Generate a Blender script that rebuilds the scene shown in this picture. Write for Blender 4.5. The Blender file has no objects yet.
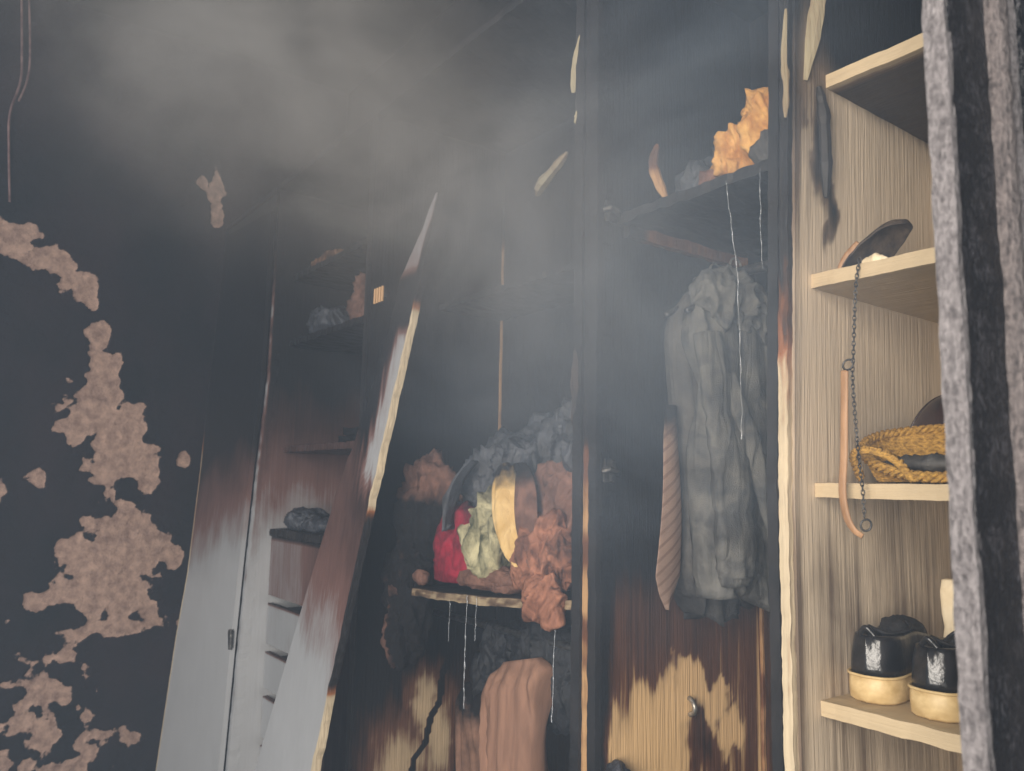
import bpy, bmesh, math, random
from mathutils import Vector, Matrix, noise as mn

random.seed(7)
SC = bpy.context.scene
COL = SC.collection

# ------------------------------------------------------------------ camera
# World: X runs along the wardrobe front (towards +X is nearer), Y goes into the wardrobe, Z is up.
cam_data = bpy.data.cameras.new('camera')
cam_data.sensor_width = 36.0
cam_data.lens = 800.0 / 1024.0 * 36.0
cam_data.clip_start = 0.02
cam_data.shift_x = -.006
cam = bpy.data.objects.new('camera', cam_data)
COL.objects.link(cam)
PITCH = math.atan(0.1244)
fwd = Vector((-.8 * math.cos(PITCH), .6 * math.cos(PITCH), math.sin(PITCH)))
right = Vector((.6, .8, 0))
up = right.cross(fwd)
ROLL = math.radians(1.0)
right, up = right * math.cos(ROLL) + up * math.sin(ROLL), up * math.cos(ROLL) - right * math.sin(ROLL)
cam.matrix_world = Matrix((
    (right.x, up.x, -fwd.x, 0), (right.y, up.y, -fwd.y, 0), (right.z, up.z, -fwd.z, 1.5), (0, 0, 0, 1)))
SC.camera = cam
cam_data.dof.use_dof = True
cam_data.dof.focus_distance = 1.55
cam_data.dof.aperture_fstop = 6.5

# ------------------------------------------------------------------ world, light, exposure
SC.view_settings.view_transform = 'Standard'
SC.view_settings.look = 'None'
SC.view_settings.gamma = 1.0
SC.view_settings.use_curve_mapping = False
SC.view_settings.exposure = 0.0
SC.cycles.use_denoising = True
SC.cycles.volume_bounces = 1
SC.cycles.volume_step_rate = 2.0
SC.cycles.max_bounces = 6

wd = bpy.data.worlds.new('sky')
SC.world = wd
wd.use_nodes = True
wd.node_tree.nodes['Background'].inputs[0].default_value = (.72, .86, 1.0, 1)
wd.node_tree.nodes['Background'].inputs[1].default_value = .32


def area(name, loc, target, sx, sy, power, color):
    l = bpy.data.lights.new(name, 'AREA')
    l.shape = 'RECTANGLE'
    l.size, l.size_y = sx, sy
    l.energy = power
    l.color = color
    o = bpy.data.objects.new(name, l)
    COL.objects.link(o)
    o.location = loc
    d = Vector(target) - Vector(loc)
    o.rotation_euler = d.to_track_quat('-Z', 'Y').to_euler()
    return o


area('doorway_daylight', (.30, -1.35, 1.8), (-.95, 1.2, 1.4), 1.3, 1.9, 136, (1.0, .94, .86))


# ------------------------------------------------------------------ material helpers
def lin(r, g, b):
    f = lambda c: (c / 255 / 12.92) if c / 255 <= .04045 else ((c / 255 + .055) / 1.055) ** 2.4
    return (f(r), f(g), f(b), 1)


class NT:
    """small wrapper that makes node graphs readable"""

    def __init__(self, name):
        self.m = bpy.data.materials.new(name)
        self.m.use_nodes = True
        self.t = self.m.node_tree
        self.bsdf = self.t.nodes['Principled BSDF']
        self.out = self.t.nodes['Material Output']

    def n(self, typ, **kw):
        nd = self.t.nodes.new(typ)
        for k, v in kw.items():
            setattr(nd, k, v)
        return nd

    def put(self, sock, v):
        if isinstance(v, (int, float, tuple)):
            sock.default_value = v
        else:
            self.t.links.new(v, sock)

    def math(self, op, a, b=0.0, c=0.0):
        nd = self.n('ShaderNodeMath', operation=op)
        self.put(nd.inputs[0], a)
        self.put(nd.inputs[1], b)
        self.put(nd.inputs[2], c)
        return nd.outputs[0]

    def coord(self, scale=(1, 1, 1)):
        tc = self.n('ShaderNodeTexCoord')
        mp = self.n('ShaderNodeMapping')
        mp.inputs['Scale'].default_value = scale
        self.t.links.new(tc.outputs['Object'], mp.inputs['Vector'])
        return mp.outputs[0]

    def noise(self, scale=(1, 1, 1), detail=4, rough=.55, dist=0.0):
        nd = self.n('ShaderNodeTexNoise')
        self.t.links.new(self.coord(scale), nd.inputs['Vector'])
        nd.inputs['Scale'].default_value = 1
        nd.inputs['Detail'].default_value = detail
        nd.inputs['Roughness'].default_value = rough
        nd.inputs['Distortion'].default_value = dist
        return nd.outputs['Fac']

    def attr(self, name):
        nd = self.n('ShaderNodeAttribute')
        nd.attribute_name = name
        return nd.outputs['Fac']

    def ramp(self, fac, stops):
        nd = self.n('ShaderNodeValToRGB')
        el = nd.color_ramp.elements
        while len(el) < len(stops):
            el.new(.5)
        for e, (p, c) in zip(el, stops):
            e.position = p
            e.color = c
        self.t.links.new(fac, nd.inputs[0])
        return nd.outputs[0]

    def mix(self, fac, a, b, mode='MIX'):
        nd = self.n('ShaderNodeMix', data_type='RGBA', blend_type=mode)
        self.put(nd.inputs[0], fac)
        self.put(nd.inputs[6], a)
        self.put(nd.inputs[7], b)
        return nd.outputs[2]

    def bump(self, h, strength=.4, dist=.01):
        nd = self.n('ShaderNodeBump')
        nd.inputs['Strength'].default_value = strength
        nd.inputs['Distance'].default_value = dist
        self.t.links.new(h, nd.inputs['Height'])
        self.t.links.new(nd.outputs[0], self.bsdf.inputs['Normal'])

    def set(self, **kw):
        for k, v in kw.items():
            self.put(self.bsdf.inputs[k.replace('_', ' ')], v)


AX = {'z': (1, 1, .035), 'x': (.035, 1, 1), 'y': (1, .035, 1)}


def burnt(name, clean, scorch, soot, axis='z', bias=0.0, streak=.25, rough=.6, patch=.35, bump=.35, grey=0.0):
    """wood or laminate whose stain runs from clean through scorched to char, driven by the mesh's own soot attribute"""
    t = NT(name)
    a = AX[axis]
    big = t.noise((9, 9, 5), 5, .6, .4)
    grain = t.noise(tuple(140 * c for c in a), 3, .6)
    fine = t.noise(tuple(420 * c for c in a), 2, .5)
    s = t.math('ADD', t.attr('soot'), bias)
    s = t.math('ADD', s, t.math('MULTIPLY', t.math('SUBTRACT', big, .5), patch))
    s = t.math('ADD', s, t.math('MULTIPLY', t.math('SUBTRACT', grain, .5), streak * 1.6))
    dk = lambda c, k: (c[0] * k, c[1] * k, c[2] * k, 1)
    col = t.ramp(s, [(0, clean), (.25, dk(clean, .8)), (.45, scorch), (.7, dk(scorch, .28)), (.88, soot)])
    col = t.mix(t.math('MULTIPLY', t.math('SUBTRACT', fine, .3), 1.0), col, dk(scorch, .25), 'MIX') if grey else col
    t.set(Base_Color=col, Roughness=rough)
    t.bsdf.inputs['Specular IOR Level'].default_value = .35
    t.bump(t.math('ADD', grain, t.math('MULTIPLY', t.noise((60, 60, 25), 4), t.math('MULTIPLY', s, 1.2))), bump, .006)
    return t.m


def plain(name, c1, c2, scale=(20, 20, 20), rough=.7, bump=.3, metallic=0.0, detail=4, lo=.35, hi=.65, spec=.4, dist=0.0, bd=.006):
    t = NT(name)
    nz = t.noise(scale, detail, .6, dist)
    t.set(Base_Color=t.ramp(nz, [(lo, c1), (hi, c2)]), Roughness=rough, Metallic=metallic)
    t.bsdf.inputs['Specular IOR Level'].default_value = spec
    if bump:
        t.bump(nz, bump, bd)
    return t.m


SOOT = lin(20, 19, 22)
M = {}
M['oak'] = burnt('sooted_oak_laminate', lin(226, 208, 184), lin(116, 100, 86), SOOT, streak=.14, patch=.34)
M['oak_shelf'] = burnt('oak_shelf_board', lin(190, 170, 138), lin(108, 88, 70), SOOT, axis='x', streak=.2, patch=.3)
M['brown'] = burnt('scorched_brown_laminate', lin(226, 188, 138), lin(98, 62, 42), SOOT, streak=.35, patch=.35, rough=.42)
M['tan'] = burnt('scorched_tan_laminate', lin(192, 168, 136), lin(98, 66, 50), SOOT, streak=.3, patch=.35, rough=.5)
M['white'] = burnt('sooted_white_laminate', lin(184, 186, 190), lin(116, 86, 80), SOOT, streak=.12, patch=.22, rough=.55, bump=.15)
M['black'] = plain('charred_board', lin(14, 14, 17), lin(40, 37, 38), (14, 14, 7), .55, .5)
M['floor'] = plain('sooty_floor', lin(18, 17, 18), lin(48, 44, 42), (6, 6, 6), .7, .4)
M['ceil'] = plain('sooty_ceiling', lin(20, 19, 20), lin(52, 48, 46), (3, 3, 3), .9, .2)
M['light_strip'] = burnt('exposed_pale_wood', lin(214, 196, 166), lin(150, 96, 60), lin(30, 28, 30), streak=.2, patch=.5, bump=.5)
M['weathered'] = burnt('weathered_splinter', lin(164, 152, 124), lin(110, 82, 60), lin(30, 28, 30), streak=.2, patch=.5, bump=.5)
M['tan_strip'] = burnt('exposed_tan_wood', lin(198, 156, 110), lin(106, 68, 46), lin(30, 28, 30), streak=.2, patch=.5, bump=.5)  # tan is the colour of the bare wood itself


def wall_mat():
    t = NT('sooty_plaster')
    s = t.math('ADD', t.attr('soot'), t.math('MULTIPLY', t.math('SUBTRACT', t.noise((45, 45, 38), 5, .65), .5), .9))
    tone = t.noise((26, 26, 26), 6, .7)
    pl = t.ramp(tone, [(.3, lin(134, 108, 98)), (.7, lin(214, 180, 162))])
    st = t.ramp(t.noise((3, 3, 2), 4, .6), [(.35, lin(16, 15, 19)), (.7, lin(42, 30, 34))])
    k = t.ramp(s, [(.40, (0, 0, 0, 1)), (.62, (1, 1, 1, 1))])
    t.set(Base_Color=t.mix(k, pl, st), Roughness=.85)
    t.bsdf.inputs['Specular IOR Level'].default_value = .25
    t.bump(t.math('ADD', s, t.noise((110, 110, 110), 3)), .5, .006)
    return t.m


M['plaster'] = wall_mat()


def ash_mat(name, c_lo, c_hi, lo, hi, scale=(70, 70, 18), rough=.55):
    t = NT(name)
    nz = t.noise(scale, 6, .7)
    sp = t.noise((260, 260, 160), 2, .5)  # fine specks in the colour, also imitating glints on the ash and char
    v = t.math('ADD', nz, t.math('MULTIPLY', t.math('SUBTRACT', sp, .5), .8))
    t.set(Base_Color=t.ramp(v, [(lo, c_lo), (hi, c_hi)]), Roughness=rough)
    t.bump(v, .9, .006)
    return t.m


M['ash_edge'] = ash_mat('ash_coated_edge', lin(66, 62, 64), lin(160, 154, 155), .2, .95, (190, 190, 40))
M['ash_bead'] = ash_mat('ash_coated_moulding', lin(52, 48, 50), lin(140, 130, 128), .25, .95, (190, 190, 40))
M['char_stile'] = ash_mat('blistered_char', lin(16, 17, 22), lin(92, 90, 96), .52, .9, (40, 40, 25), .4)


def cloth(name, c1, c2, scale=(18, 18, 18), rough=.85, sooty=0.0, spec=.2, sheen=.0, stripes=None, fold=(34, 34, 20)):
    t = NT(name)
    nz = t.noise(scale, 5, .6, .6)
    col = t.ramp(nz, [(.35, c1), (.65, c2)])
    if stripes:
        sep = t.n('ShaderNodeSeparateXYZ')
        t.t.links.new(t.coord(), sep.inputs[0])
        w = t.math('SINE', t.math('MULTIPLY', t.math('SUBTRACT', sep.outputs['Z'], t.math('MULTIPLY', sep.outputs['Y'], .8)), stripes[0]))
        col = t.mix(t.ramp(w, [(.45, (0, 0, 0, 1)), (.75, (1, 1, 1, 1))]), col, stripes[1])
    s = t.math('ADD', t.attr('soot'), t.math('MULTIPLY', t.math('SUBTRACT', t.noise((22, 22, 22), 5, .6), .5), .7))
    col = t.mix(t.ramp(t.math('ADD', s, sooty), [(.35, (0, 0, 0, 1)), (.85, (1, 1, 1, 1))]), col, SOOT)
    t.set(Base_Color=col, Roughness=rough)
    t.bsdf.inputs['Specular IOR Level'].default_value = spec
    t.bump(t.math('ADD', t.math('MULTIPLY', t.noise((500, 500, 500), 2), .15), t.math('ABSOLUTE', t.math('SUBTRACT', t.noise(fold, 2, .45, .4), .5))), .55, .03) if fold else None
    return t.m


M['cl_black'] = cloth('charred_black_cloth', lin(34, 36, 42), lin(76, 80, 90), rough=.42, spec=.6)
M['cl_char'] = cloth('burnt_out_cloth', lin(19, 20, 24), lin(44, 46, 52), rough=.5, spec=.4)
M['cl_grey'] = cloth('sooty_grey_cloth', lin(72, 73, 75), lin(116, 115, 112), rough=.8, fold=(30, 30, 2.5))
M['cl_dark'] = cloth('sooty_dark_cloth', lin(62, 62, 64), lin(98, 96, 94), rough=.75, fold=(30, 30, 2.5))
M['cl_red'] = cloth('red_cloth', lin(92, 22, 36), lin(160, 36, 60))
M['cl_camo'] = cloth('mottled_green_cloth', lin(62, 66, 48), lin(196, 188, 152), (26, 26, 18))
M['cl_cream'] = cloth('cream_yellow_cloth', lin(206, 170, 108), lin(232, 200, 142))
M['cl_brown'] = cloth('dusty_brown_cloth', lin(92, 66, 58), lin(140, 104, 90))
M['cl_orange'] = cloth('singed_orange_cloth', lin(88, 58, 48), lin(176, 122, 98), (24, 24, 24))
M['cl_flame'] = cloth('orange_yellow_cloth', lin(170, 116, 60), lin(222, 174, 104), (26, 26, 26))
M['cl_trouser'] = cloth('rust_brown_cloth', lin(134, 102, 86), lin(162, 124, 104), (40, 40, 4), fold=None)
M['cl_tie'] = cloth('striped_brown_tie', lin(132, 110, 98), lin(150, 126, 112), stripes=(260, lin(118, 94, 82)), fold=None)
M['straw'] = plain('woven_straw', lin(116, 84, 34), lin(206, 160, 76), (150, 150, 260), .7, .8, lo=.3, hi=.7)
M['leather'] = plain('tan_leather', lin(140, 104, 72), lin(176, 136, 100), (60, 60, 12), .5, .2)
M['gloss_brown'] = plain('glossy_dark_brown', lin(34, 20, 18), lin(70, 42, 36), (9, 9, 9), .25, .1, spec=.6)
M['metal'] = plain('dull_steel', lin(120, 116, 110), lin(180, 176, 168), (80, 80, 80), .4, .2, metallic=.8)
M['metal_dark'] = plain('sooty_steel', lin(40, 40, 44), lin(96, 94, 92), (60, 60, 60), .4, .4, metallic=.6)
M['sole'] = plain('tan_rubber_sole', lin(184, 156, 108), lin(218, 192, 144), (30, 30, 40), .5, .15)
M['shoe'] = plain('glossy_black_upper', lin(14, 14, 16), lin(34, 32, 34), (40, 40, 40), .28, .35, spec=.7)
M['shoe_mat'] = plain('sooty_black_lining', lin(16, 15, 17), lin(36, 34, 36), (60, 60, 60), .7, .5)
M['cream'] = plain('cream_paper', lin(216, 196, 160), lin(240, 224, 194), (20, 20, 20), .7, .2)
M['wire'] = plain('sooty_pinkish_cable', lin(96, 70, 70), lin(160, 128, 126), (20, 20, 20), .6, .1)


def water_mat():
    t = NT('dripping_water')
    t.set(Base_Color=(.8, .84, .9, 1), Roughness=.12)
    t.bsdf.inputs['Transmission Weight'].default_value = .6
    t.bsdf.inputs['IOR'].default_value = 1.33
    return t.m


M['water'] = water_mat()


# ------------------------------------------------------------------ mesh helpers
def fbm(p, o=4):
    return mn.fractal(Vector(p), 1.0, 2.0, o)


def sm(a, b, x):
    if a == b:
        return float(x > a)
    t = max(0., min(1., (x - a) / (b - a)))
    return t * t * (3 - 2 * t)


def lerp(pts, x):
    if x <= pts[0][0]:
        return pts[0][1]
    for (a, va), (b, vb) in zip(pts, pts[1:]):
        if x <= b:
            return va + (vb - va) * (x - a) / (b - a)
    return pts[-1][1]


def wpos(o):
    v = Vector((0, 0, 0))
    while o is not None:
        v += Vector(o.location)
        o = o.parent
    return v


def obj(name, geo, mat, parent=None, base=None, smooth=False):
    """link a mesh given in world coordinates; geo = (verts, faces[, soot])"""
    vs, fs = geo[0], geo[1]
    so = geo[2] if len(geo) > 2 else None
    off = wpos(parent) if parent else Vector(base or (0, 0, 0))
    me = bpy.data.meshes.new(name)
    me.from_pydata([tuple(Vector(v) - off) for v in vs], [], fs)
    if so is not None:
        at = me.attributes.new('soot', 'FLOAT', 'POINT')
        at.data.foreach_set('value', so)
    if smooth:
        me.polygons.foreach_set('use_smooth', [True] * len(me.polygons))
    me.materials.append(mat if not isinstance(mat, str) else M[mat])
    me.update()
    o = bpy.data.objects.new(name, me)
    COL.objects.link(o)
    if parent:
        o.parent = parent
    else:
        o.location = off
    return o


def tag(o, label, cat, group=None, kind=None):
    o['label'] = label
    o['category'] = cat
    if group:
        o['group'] = group
    if kind:
        o['kind'] = kind
    return o


def thing(name, loc, label, cat, group=None):
    o = bpy.data.objects.new(name, None)
    o.empty_display_size = .05
    COL.objects.link(o)
    o.location = loc
    return tag(o, label, cat, group)


def struct(name, geo, mat):
    o = obj(name, geo, mat)
    o['kind'] = 'structure'
    return o


def gridbox(lo, hi, n=(1, 1, 1), f=None, soot=None):
    """box skin on an integer lattice; f moves points, soot gives the stain at the moved point"""
    nx, ny, nz = n
    idx, vs, fs = {}, [], []

    def v(i, j, k):
        key = (i, j, k)
        if key not in idx:
            idx[key] = len(vs)
            p = Vector((lo[0] + (hi[0] - lo[0]) * i / nx, lo[1] + (hi[1] - lo[1]) * j / ny, lo[2] + (hi[2] - lo[2]) * k / nz))
            vs.append(f(p) if f else p)
        return idx[key]

    for k, flip in ((0, True), (nz, False)):
        for i in range(nx):
            for j in range(ny):
                q = [v(i, j, k), v(i + 1, j, k), v(i + 1, j + 1, k), v(i, j + 1, k)]
                fs.append(q[::-1] if flip else q)
    for j, flip in ((0, False), (ny, True)):
        for i in range(nx):
            for k in range(nz):
                q = [v(i, j, k), v(i + 1, j, k), v(i + 1, j, k + 1), v(i, j, k + 1)]
                fs.append(q[::-1] if flip else q)
    for i, flip in ((0, True), (nx, False)):
        for j in range(ny):
            for k in range(nz):
                q = [v(i, j, k), v(i, j + 1, k), v(i, j + 1, k + 1), v(i, j, k + 1)]
                fs.append(q[::-1] if flip else q)
    so = [max(0, min(1.3, soot(p))) for p in vs] if soot else [1.0] * len(vs)
    return vs, fs, so


def rough(amp, fr=40, seed=0, zf=.4):
    def f(p):
        q = Vector((p.x * fr + seed, p.y * fr, p.z * fr * zf))
        return p + Vector((fbm(q, 3), fbm(q + Vector((31, 7, 3)), 3), fbm(q + Vector((5, 17, 53)), 3))) * amp
    return f


def tube(path, r, sides=8, closed=False, caps=True, flat=None):
    """tube along a path; r a number or a function of 0..1; flat=(a, b) squashes the section"""
    pts = [Vector(p) for p in path]
    n = len(pts)
    vs, fs = [], []
    nrm = None
    for i, p in enumerate(pts):
        a = pts[(i - 1) % n] if closed or i > 0 else pts[i]
        b = pts[(i + 1) % n] if closed or i < n - 1 else pts[i]
        t = (b - a).normalized()
        if nrm is None:
            nrm = t.orthogonal().normalized()
            if flat and len(flat) > 2:
                w = Vector(flat[2])
                nrm = (w - t * w.dot(t)).normalized()
        nrm = (nrm - t * nrm.dot(t)).normalized()
        bi = t.cross(nrm)
        rr = r(i / max(1, n - 1)) if callable(r) else r
        fa, fb = (flat[0], flat[1]) if flat else (1, 1)
        for k in range(sides):
            an = 2 * math.pi * k / sides
            vs.append(p + nrm * (math.cos(an) * rr * fa) + bi * (math.sin(an) * rr * fb))
    m = n if closed else n - 1
    for i in range(m):
        for k in range(sides):
            a, b = i * sides + k, i * sides + (k + 1) % sides
            c, d = ((i + 1) % n) * sides + (k + 1) % sides, ((i + 1) % n) * sides + k
            fs.append((a, b, c, d))
    if caps and not closed:
        fs.append(tuple(range(sides))[::-1])
        fs.append(tuple((n - 1) * sides + k for k in range(sides)))
    return vs, fs


def loft(rings, caps=True, soot=None):
    n = len(rings[0])
    vs = [Vector(p) for r in rings for p in r]
    fs = []
    for i in range(len(rings) - 1):
        for k in range(n):
            a, b = i * n + k, i * n + (k + 1) % n
            fs.append((a, b, b + n, a + n))
    if caps:
        for r, rev in ((0, True), (len(rings) - 1, False)):
            c = len(vs)
            vs.append(sum((Vector(p) for p in rings[r]), Vector()) / n)
            for k in range(n):
                a, b = r * n + k, r * n + (k + 1) % n
                fs.append((b, a, c) if rev else (a, b, c))
    so = [max(0, min(1.3, soot(p))) for p in vs] if soot else [0.0] * len(vs)
    return vs, fs, so


def catmull(pts, sub=6):
    P = [Vector(p) for p in pts]
    out = []
    for i in range(len(P) - 1):
        a, b, c, d = P[max(0, i - 1)], P[i], P[i + 1], P[min(len(P) - 1, i + 2)]
        for k in range(sub):
            t = k / sub
            out.append(.5 * ((2 * b) + (c - a) * t + (2 * a - 5 * b + 4 * c - d) * t * t + (3 * b - a - 3 * c + d) * t ** 3))
    out.append(P[-1])
    return out


_ICO = {}


def ico(sub):
    if sub not in _ICO:
        bm = bmesh.new()
        bmesh.ops.create_icosphere(bm, subdivisions=sub, radius=1)
        _ICO[sub] = ([v.co.copy() for v in bm.verts], [[v.index for v in f.verts] for f in bm.faces])
        bm.free()
    return _ICO[sub]


def crumple(c, r, seed, freq=9, amp=.3, sub=6, stretch=(1, 1, .5), rot=None, soot=None, lump=.25, floor=None):
    """crumpled cloth: a closed skin with lumps and sharp folds"""
    v0, fs = ico(sub)
    R = rot.to_matrix() if rot else None
    vs = []
    c = Vector(c)
    mr = min(r)
    for d in v0:
        p = Vector((d.x * r[0], d.y * r[1], d.z * r[2]))
        q = Vector((p.x * stretch[0], p.y * stretch[1], p.z * stretch[2]))
        l = fbm(q * freq * .45 + Vector((seed * 3.1, 0, 0)), 2)
        w = q + Vector((mn.noise(q * 7), mn.noise(q * 7 + Vector((9, 0, 0))), mn.noise(q * 7 + Vector((0, 9, 0))))) * .03
        k1 = 1 - abs(mn.noise(w * freq + Vector((0, seed * 1.7, 0)))) * 2.2
        k2 = 1 - abs(mn.noise(w * freq * 2.3 + Vector((seed, 0, 4)))) * 2.2
        b1 = abs(mn.noise(w * freq * 1.3 + Vector((2, seed, 7)))) * 2.0
        b2 = abs(mn.noise(w * freq * 3.1 + Vector((seed, 5, 1)))) * 2.0
        k3 = 1 - abs(mn.noise(w * freq * 4.6 + Vector((seed, 2, 9)))) * 2.2
        sh = lambda k: (max(0., k) ** 1.7 if k > 0 else k * .25)
        p = p * (1 + lump * l) + d * mr * amp * 1.7 * (sh(k1) * .62 + sh(k2) * .36 + sh(k3) * .16 - .36)
        if R:
            p = R @ p
        p = p + c
        if floor is not None and p.z < floor:
            p.z = floor + (p.z - floor) * .04
        vs.append(p)
    so = [max(0, min(1.3, soot(p))) for p in vs] if soot else [0.0] * len(vs)
    return vs, fs, so


def merge(*gs):
    vs, fs, so = [], [], []
    for g in gs:
        o = len(vs)
        vs += list(g[0])
        fs += [tuple(i + o for i in f) for f in g[1]]
        so += list(g[2]) if len(g) > 2 else [0.0] * len(g[0])
    return vs, fs, so


# ------------------------------------------------------------------ smoke hanging in the room
def smoke():
    g = gridbox((-3.69, -.9, .02), (.6, 1.045, 3.28))
    t = NT('smoke_volume')
    t.t.nodes.remove(t.bsdf)
    pos = t.coord()
    sep = t.n('ShaderNodeSeparateXYZ')
    t.t.links.new(pos, sep.inputs[0])
    X, Y, Z = sep.outputs

    def gauss(c, r, w):
        d = None
        for s, cc, rr in zip((X, Y, Z), c, r):
            e = t.math('POWER', t.math('ABSOLUTE', t.math('MULTIPLY', t.math('SUBTRACT', s, cc), 1 / rr)), 2)
            d = e if d is None else t.math('ADD', d, e)
        return t.math('MULTIPLY', t.math('EXPONENT', t.math('MULTIPLY', d, -1)), w)

    nz = t.noise((2.5, 2.5, 3.4), 5, .6, 1.3)
    wisp = t.math('MULTIPLY', t.math('MAXIMUM', t.math('SUBTRACT', nz, .38), 0), 5.2)
    def clouds(lst):
        d = None
        for c, r, w in lst:
            e = t.math('MULTIPLY', gauss(c, r, w), t.math('ADD', t.math('MULTIPLY', wisp, .7), .25))
            d = e if d is None else t.math('ADD', d, e)
        return d

    sh = []
    for den, col in ((clouds(SMOKE[:4]), (1.0, .93, .87, 1)), (t.math('ADD', clouds(SMOKE[4:]), HAZE), (.62, .78, 1.0, 1))):
        v = t.n('ShaderNodeVolumeScatter')
        v.inputs['Color'].default_value = col
        v.inputs['Anisotropy'].default_value = .1
        t.put(v.inputs['Density'], den)
        sh.append(v.outputs[0])
    ad = t.n('ShaderNodeAddShader')
    t.t.links.new(sh[0], ad.inputs[0])
    t.t.links.new(sh[1], ad.inputs[1])
    t.t.links.new(ad.outputs[0], t.out.inputs['Volume'])
    o = obj('smoke', g, t.m)
    tag(o, 'thin grey smoke drifting through the room in front of the wardrobe', 'smoke', kind='stuff')


HAZE = .039
SMOKE = [((-2.05, .50, 2.70), (.46, .32, .30), 1.5), ((-1.65, .70, 2.34), (.38, .28, .24), 1.4),
         ((-1.30, .84, 2.07), (.30, .22, .20), 1.1), ((-1.05, .87, 1.86), (.26, .2, .2), .7),
         ((-.78, .85, 1.85), (.28, .22, .45), 1.2), ((-1.30, .90, 1.75), (.3, .2, .3), .45)]
smoke()

# ------------------------------------------------------------------ room shell
struct('floor', gridbox((-3.8, -2.6, -.06), (1.6, 1.75, 0)), 'floor')
struct('ceiling', gridbox((-3.8, -1.3, 3.5), (1.6, 1.75, 3.56)), 'ceil')
struct('wall_back', gridbox((-3.8, 1.64, 0), (1.6, 1.75, 3.5)), 'black')

PATCH = [(.22, 2.44, .10, .06), (.38, 2.38, .08, .05), (.50, 2.29, .06, .05), (.545, 2.22, .025, .03),
         (.575, 2.07, .035, .06), (.60, 1.93, .055, .11), (.58, 1.77, .10, .10), (.68, 1.69, .10, .11), (.73, 1.60, .07, .08),
         (.53, 1.70, .08, .05), (.80, 1.55, .045, .09), (.62, 1.49, .05, .015), (.945, 1.59, .02, .03), (.66, 1.56, .09, .06),
         (.71, 1.22, .11, .15), (.62, 1.10, .11, .10), (.80, 1.20, .09, .10), (.72, 1.03, .11, .10), (.46, 1.02, .06, .03), (.57, 1.20, .06, .06), (.92, 1.17, .05, .05),
         (.70, .89, .14, .03), (1.0, 2.84, .03, .07), (1.02, 2.73, .03, .08), (.95, 2.85, .025, .03), (.23, 1.45, .05, .05)]
THIN = [(.55, .80, .09, .06), (.50, .68, .14, .12), (.44, .52, .18, .14), (.66, .44, .24, .06), (.52, .36, .25, .12), (.84, .93, .12, .06), (.35, .95, .06, .04), (.40, 1.5, .05, .04)]


def peel(y, z):
    v = 0
    for (cy, cz, ry, rz) in PATCH:
        d = math.hypot((y - cy) / ry, (z - cz) / rz)
        if d < 1.9:
            v = max(v, 1.25 - .62 * d)
    for (cy, cz, ry, rz) in THIN:
        d = math.hypot((y - cy) / ry, (z - cz) / rz)
        if d < 1.5:
            v = max(v, .72 - .36 * d)
    if v <= 0:
        return 0.
    return v - .10 + .48 * fbm((y * 13, z * 13, 3), 5)


def wall_left():
    ny, nz = 250, 560
    y0, y1 = -.1, 1.64
    vs, fs, so = [], [], []
    for j in range(nz + 1):
        z = 3.5 * j / nz
        for i in range(ny + 1):
            y = y0 + (y1 - y0) * i / ny
            k = sm(.25, .6, peel(y, z))
            vs.append((-3.7 + .005 * (1 - k) + .0025 * fbm((y * 25, z * 25, 9), 3), y, z))
            so.append(1 - k)
    for j in range(nz):
        for i in range(ny):
            a = j * (ny + 1) + i
            fs.append((a, a + 1, a + ny + 2, a + ny + 1))
    b = len(vs)
    vs += [(-3.8, -1.3, 0), (-3.8, 1.64, 0), (-3.8, 1.64, 3.5), (-3.8, -1.3, 3.5), (-3.7, -1.3, 0), (-3.7, -.1, 0), (-3.7, -.1, 3.5), (-3.7, -1.3, 3.5)]
    so += [1.] * 8
    fs += [(b + 3, b + 2, b + 1, b), (b + 4, b + 5, b + 6, b + 7), (b, b + 4, b + 7, b + 3)]
    struct('wall_left', (vs, fs, so), 'plaster')


wall_left()

# ------------------------------------------------------------------ wardrobe units
YF, YB, TOP = 1.06, 1.56, 2.66


def blob(y, z, L):
    y, z = y + .035 * fbm((y * 16, z * 9, 31), 4), z + .06 * fbm((y * 22, z * 6, 57), 4)
    return max([0] + [1 - math.hypot((y - a) / ra, (z - b) / rb) for a, b, ra, rb in L])


SHEAR = lambda z: .022 * max(0, z - 1.5) / .75  # the boards between the two near units have bowed


def side(name, x0, x1, parent, mat, soot, yf=None, dz=.012, zlo=0, amp=.0, bow=False):
    """upright side board; yf(z) gives its front edge"""
    def f(p):
        a = yf(p.z) if yf else YF
        t = (p.y - YF) / (YB - YF)
        y = a + (YB - a) * t
        q = Vector((p.x + (SHEAR(p.z) if bow else 0), y, p.z))
        if amp and t < .06:
            q = q + Vector((fbm((p.z * 30, x0 * 50, 1), 3), fbm((p.z * 24, x0 * 50, 8), 3), 0)) * amp
        return q
    return obj(name, gridbox((x0, YF, zlo), (x1, YB, TOP), (1, int((YB - YF) / dz), int(TOP / dz)), f, soot), mat, parent)


def unit(x0, x1, label):
    u = thing('wardrobe_unit', ((x0 + x1) / 2, YF, 0), label, 'wardrobe', 'burnt wardrobe units along the wall')
    return u


def board(name, x0, x1, y0, y1, z0, z1, parent, mat, soot=None, amp=.0015, n=None, seed=1, sag=0, tilt=0):
    nx = max(1, int((x1 - x0) / .012))
    ny = max(1, int((y1 - y0) / .03))
    rf = rough(amp, 40, seed)
    mid, half = (x0 + x1) / 2, (x1 - x0) / 2
    f = lambda p: rf(p) - Vector((0, 0, sag * (1 - ((p.x - mid) / half) ** 2) - tilt * (p.x - x0) / (x1 - x0)))
    return obj(name, gridbox((x0, y0, z0), (x1, y1, z1), n or (nx, ny, 2), f, soot), mat, parent)


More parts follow.
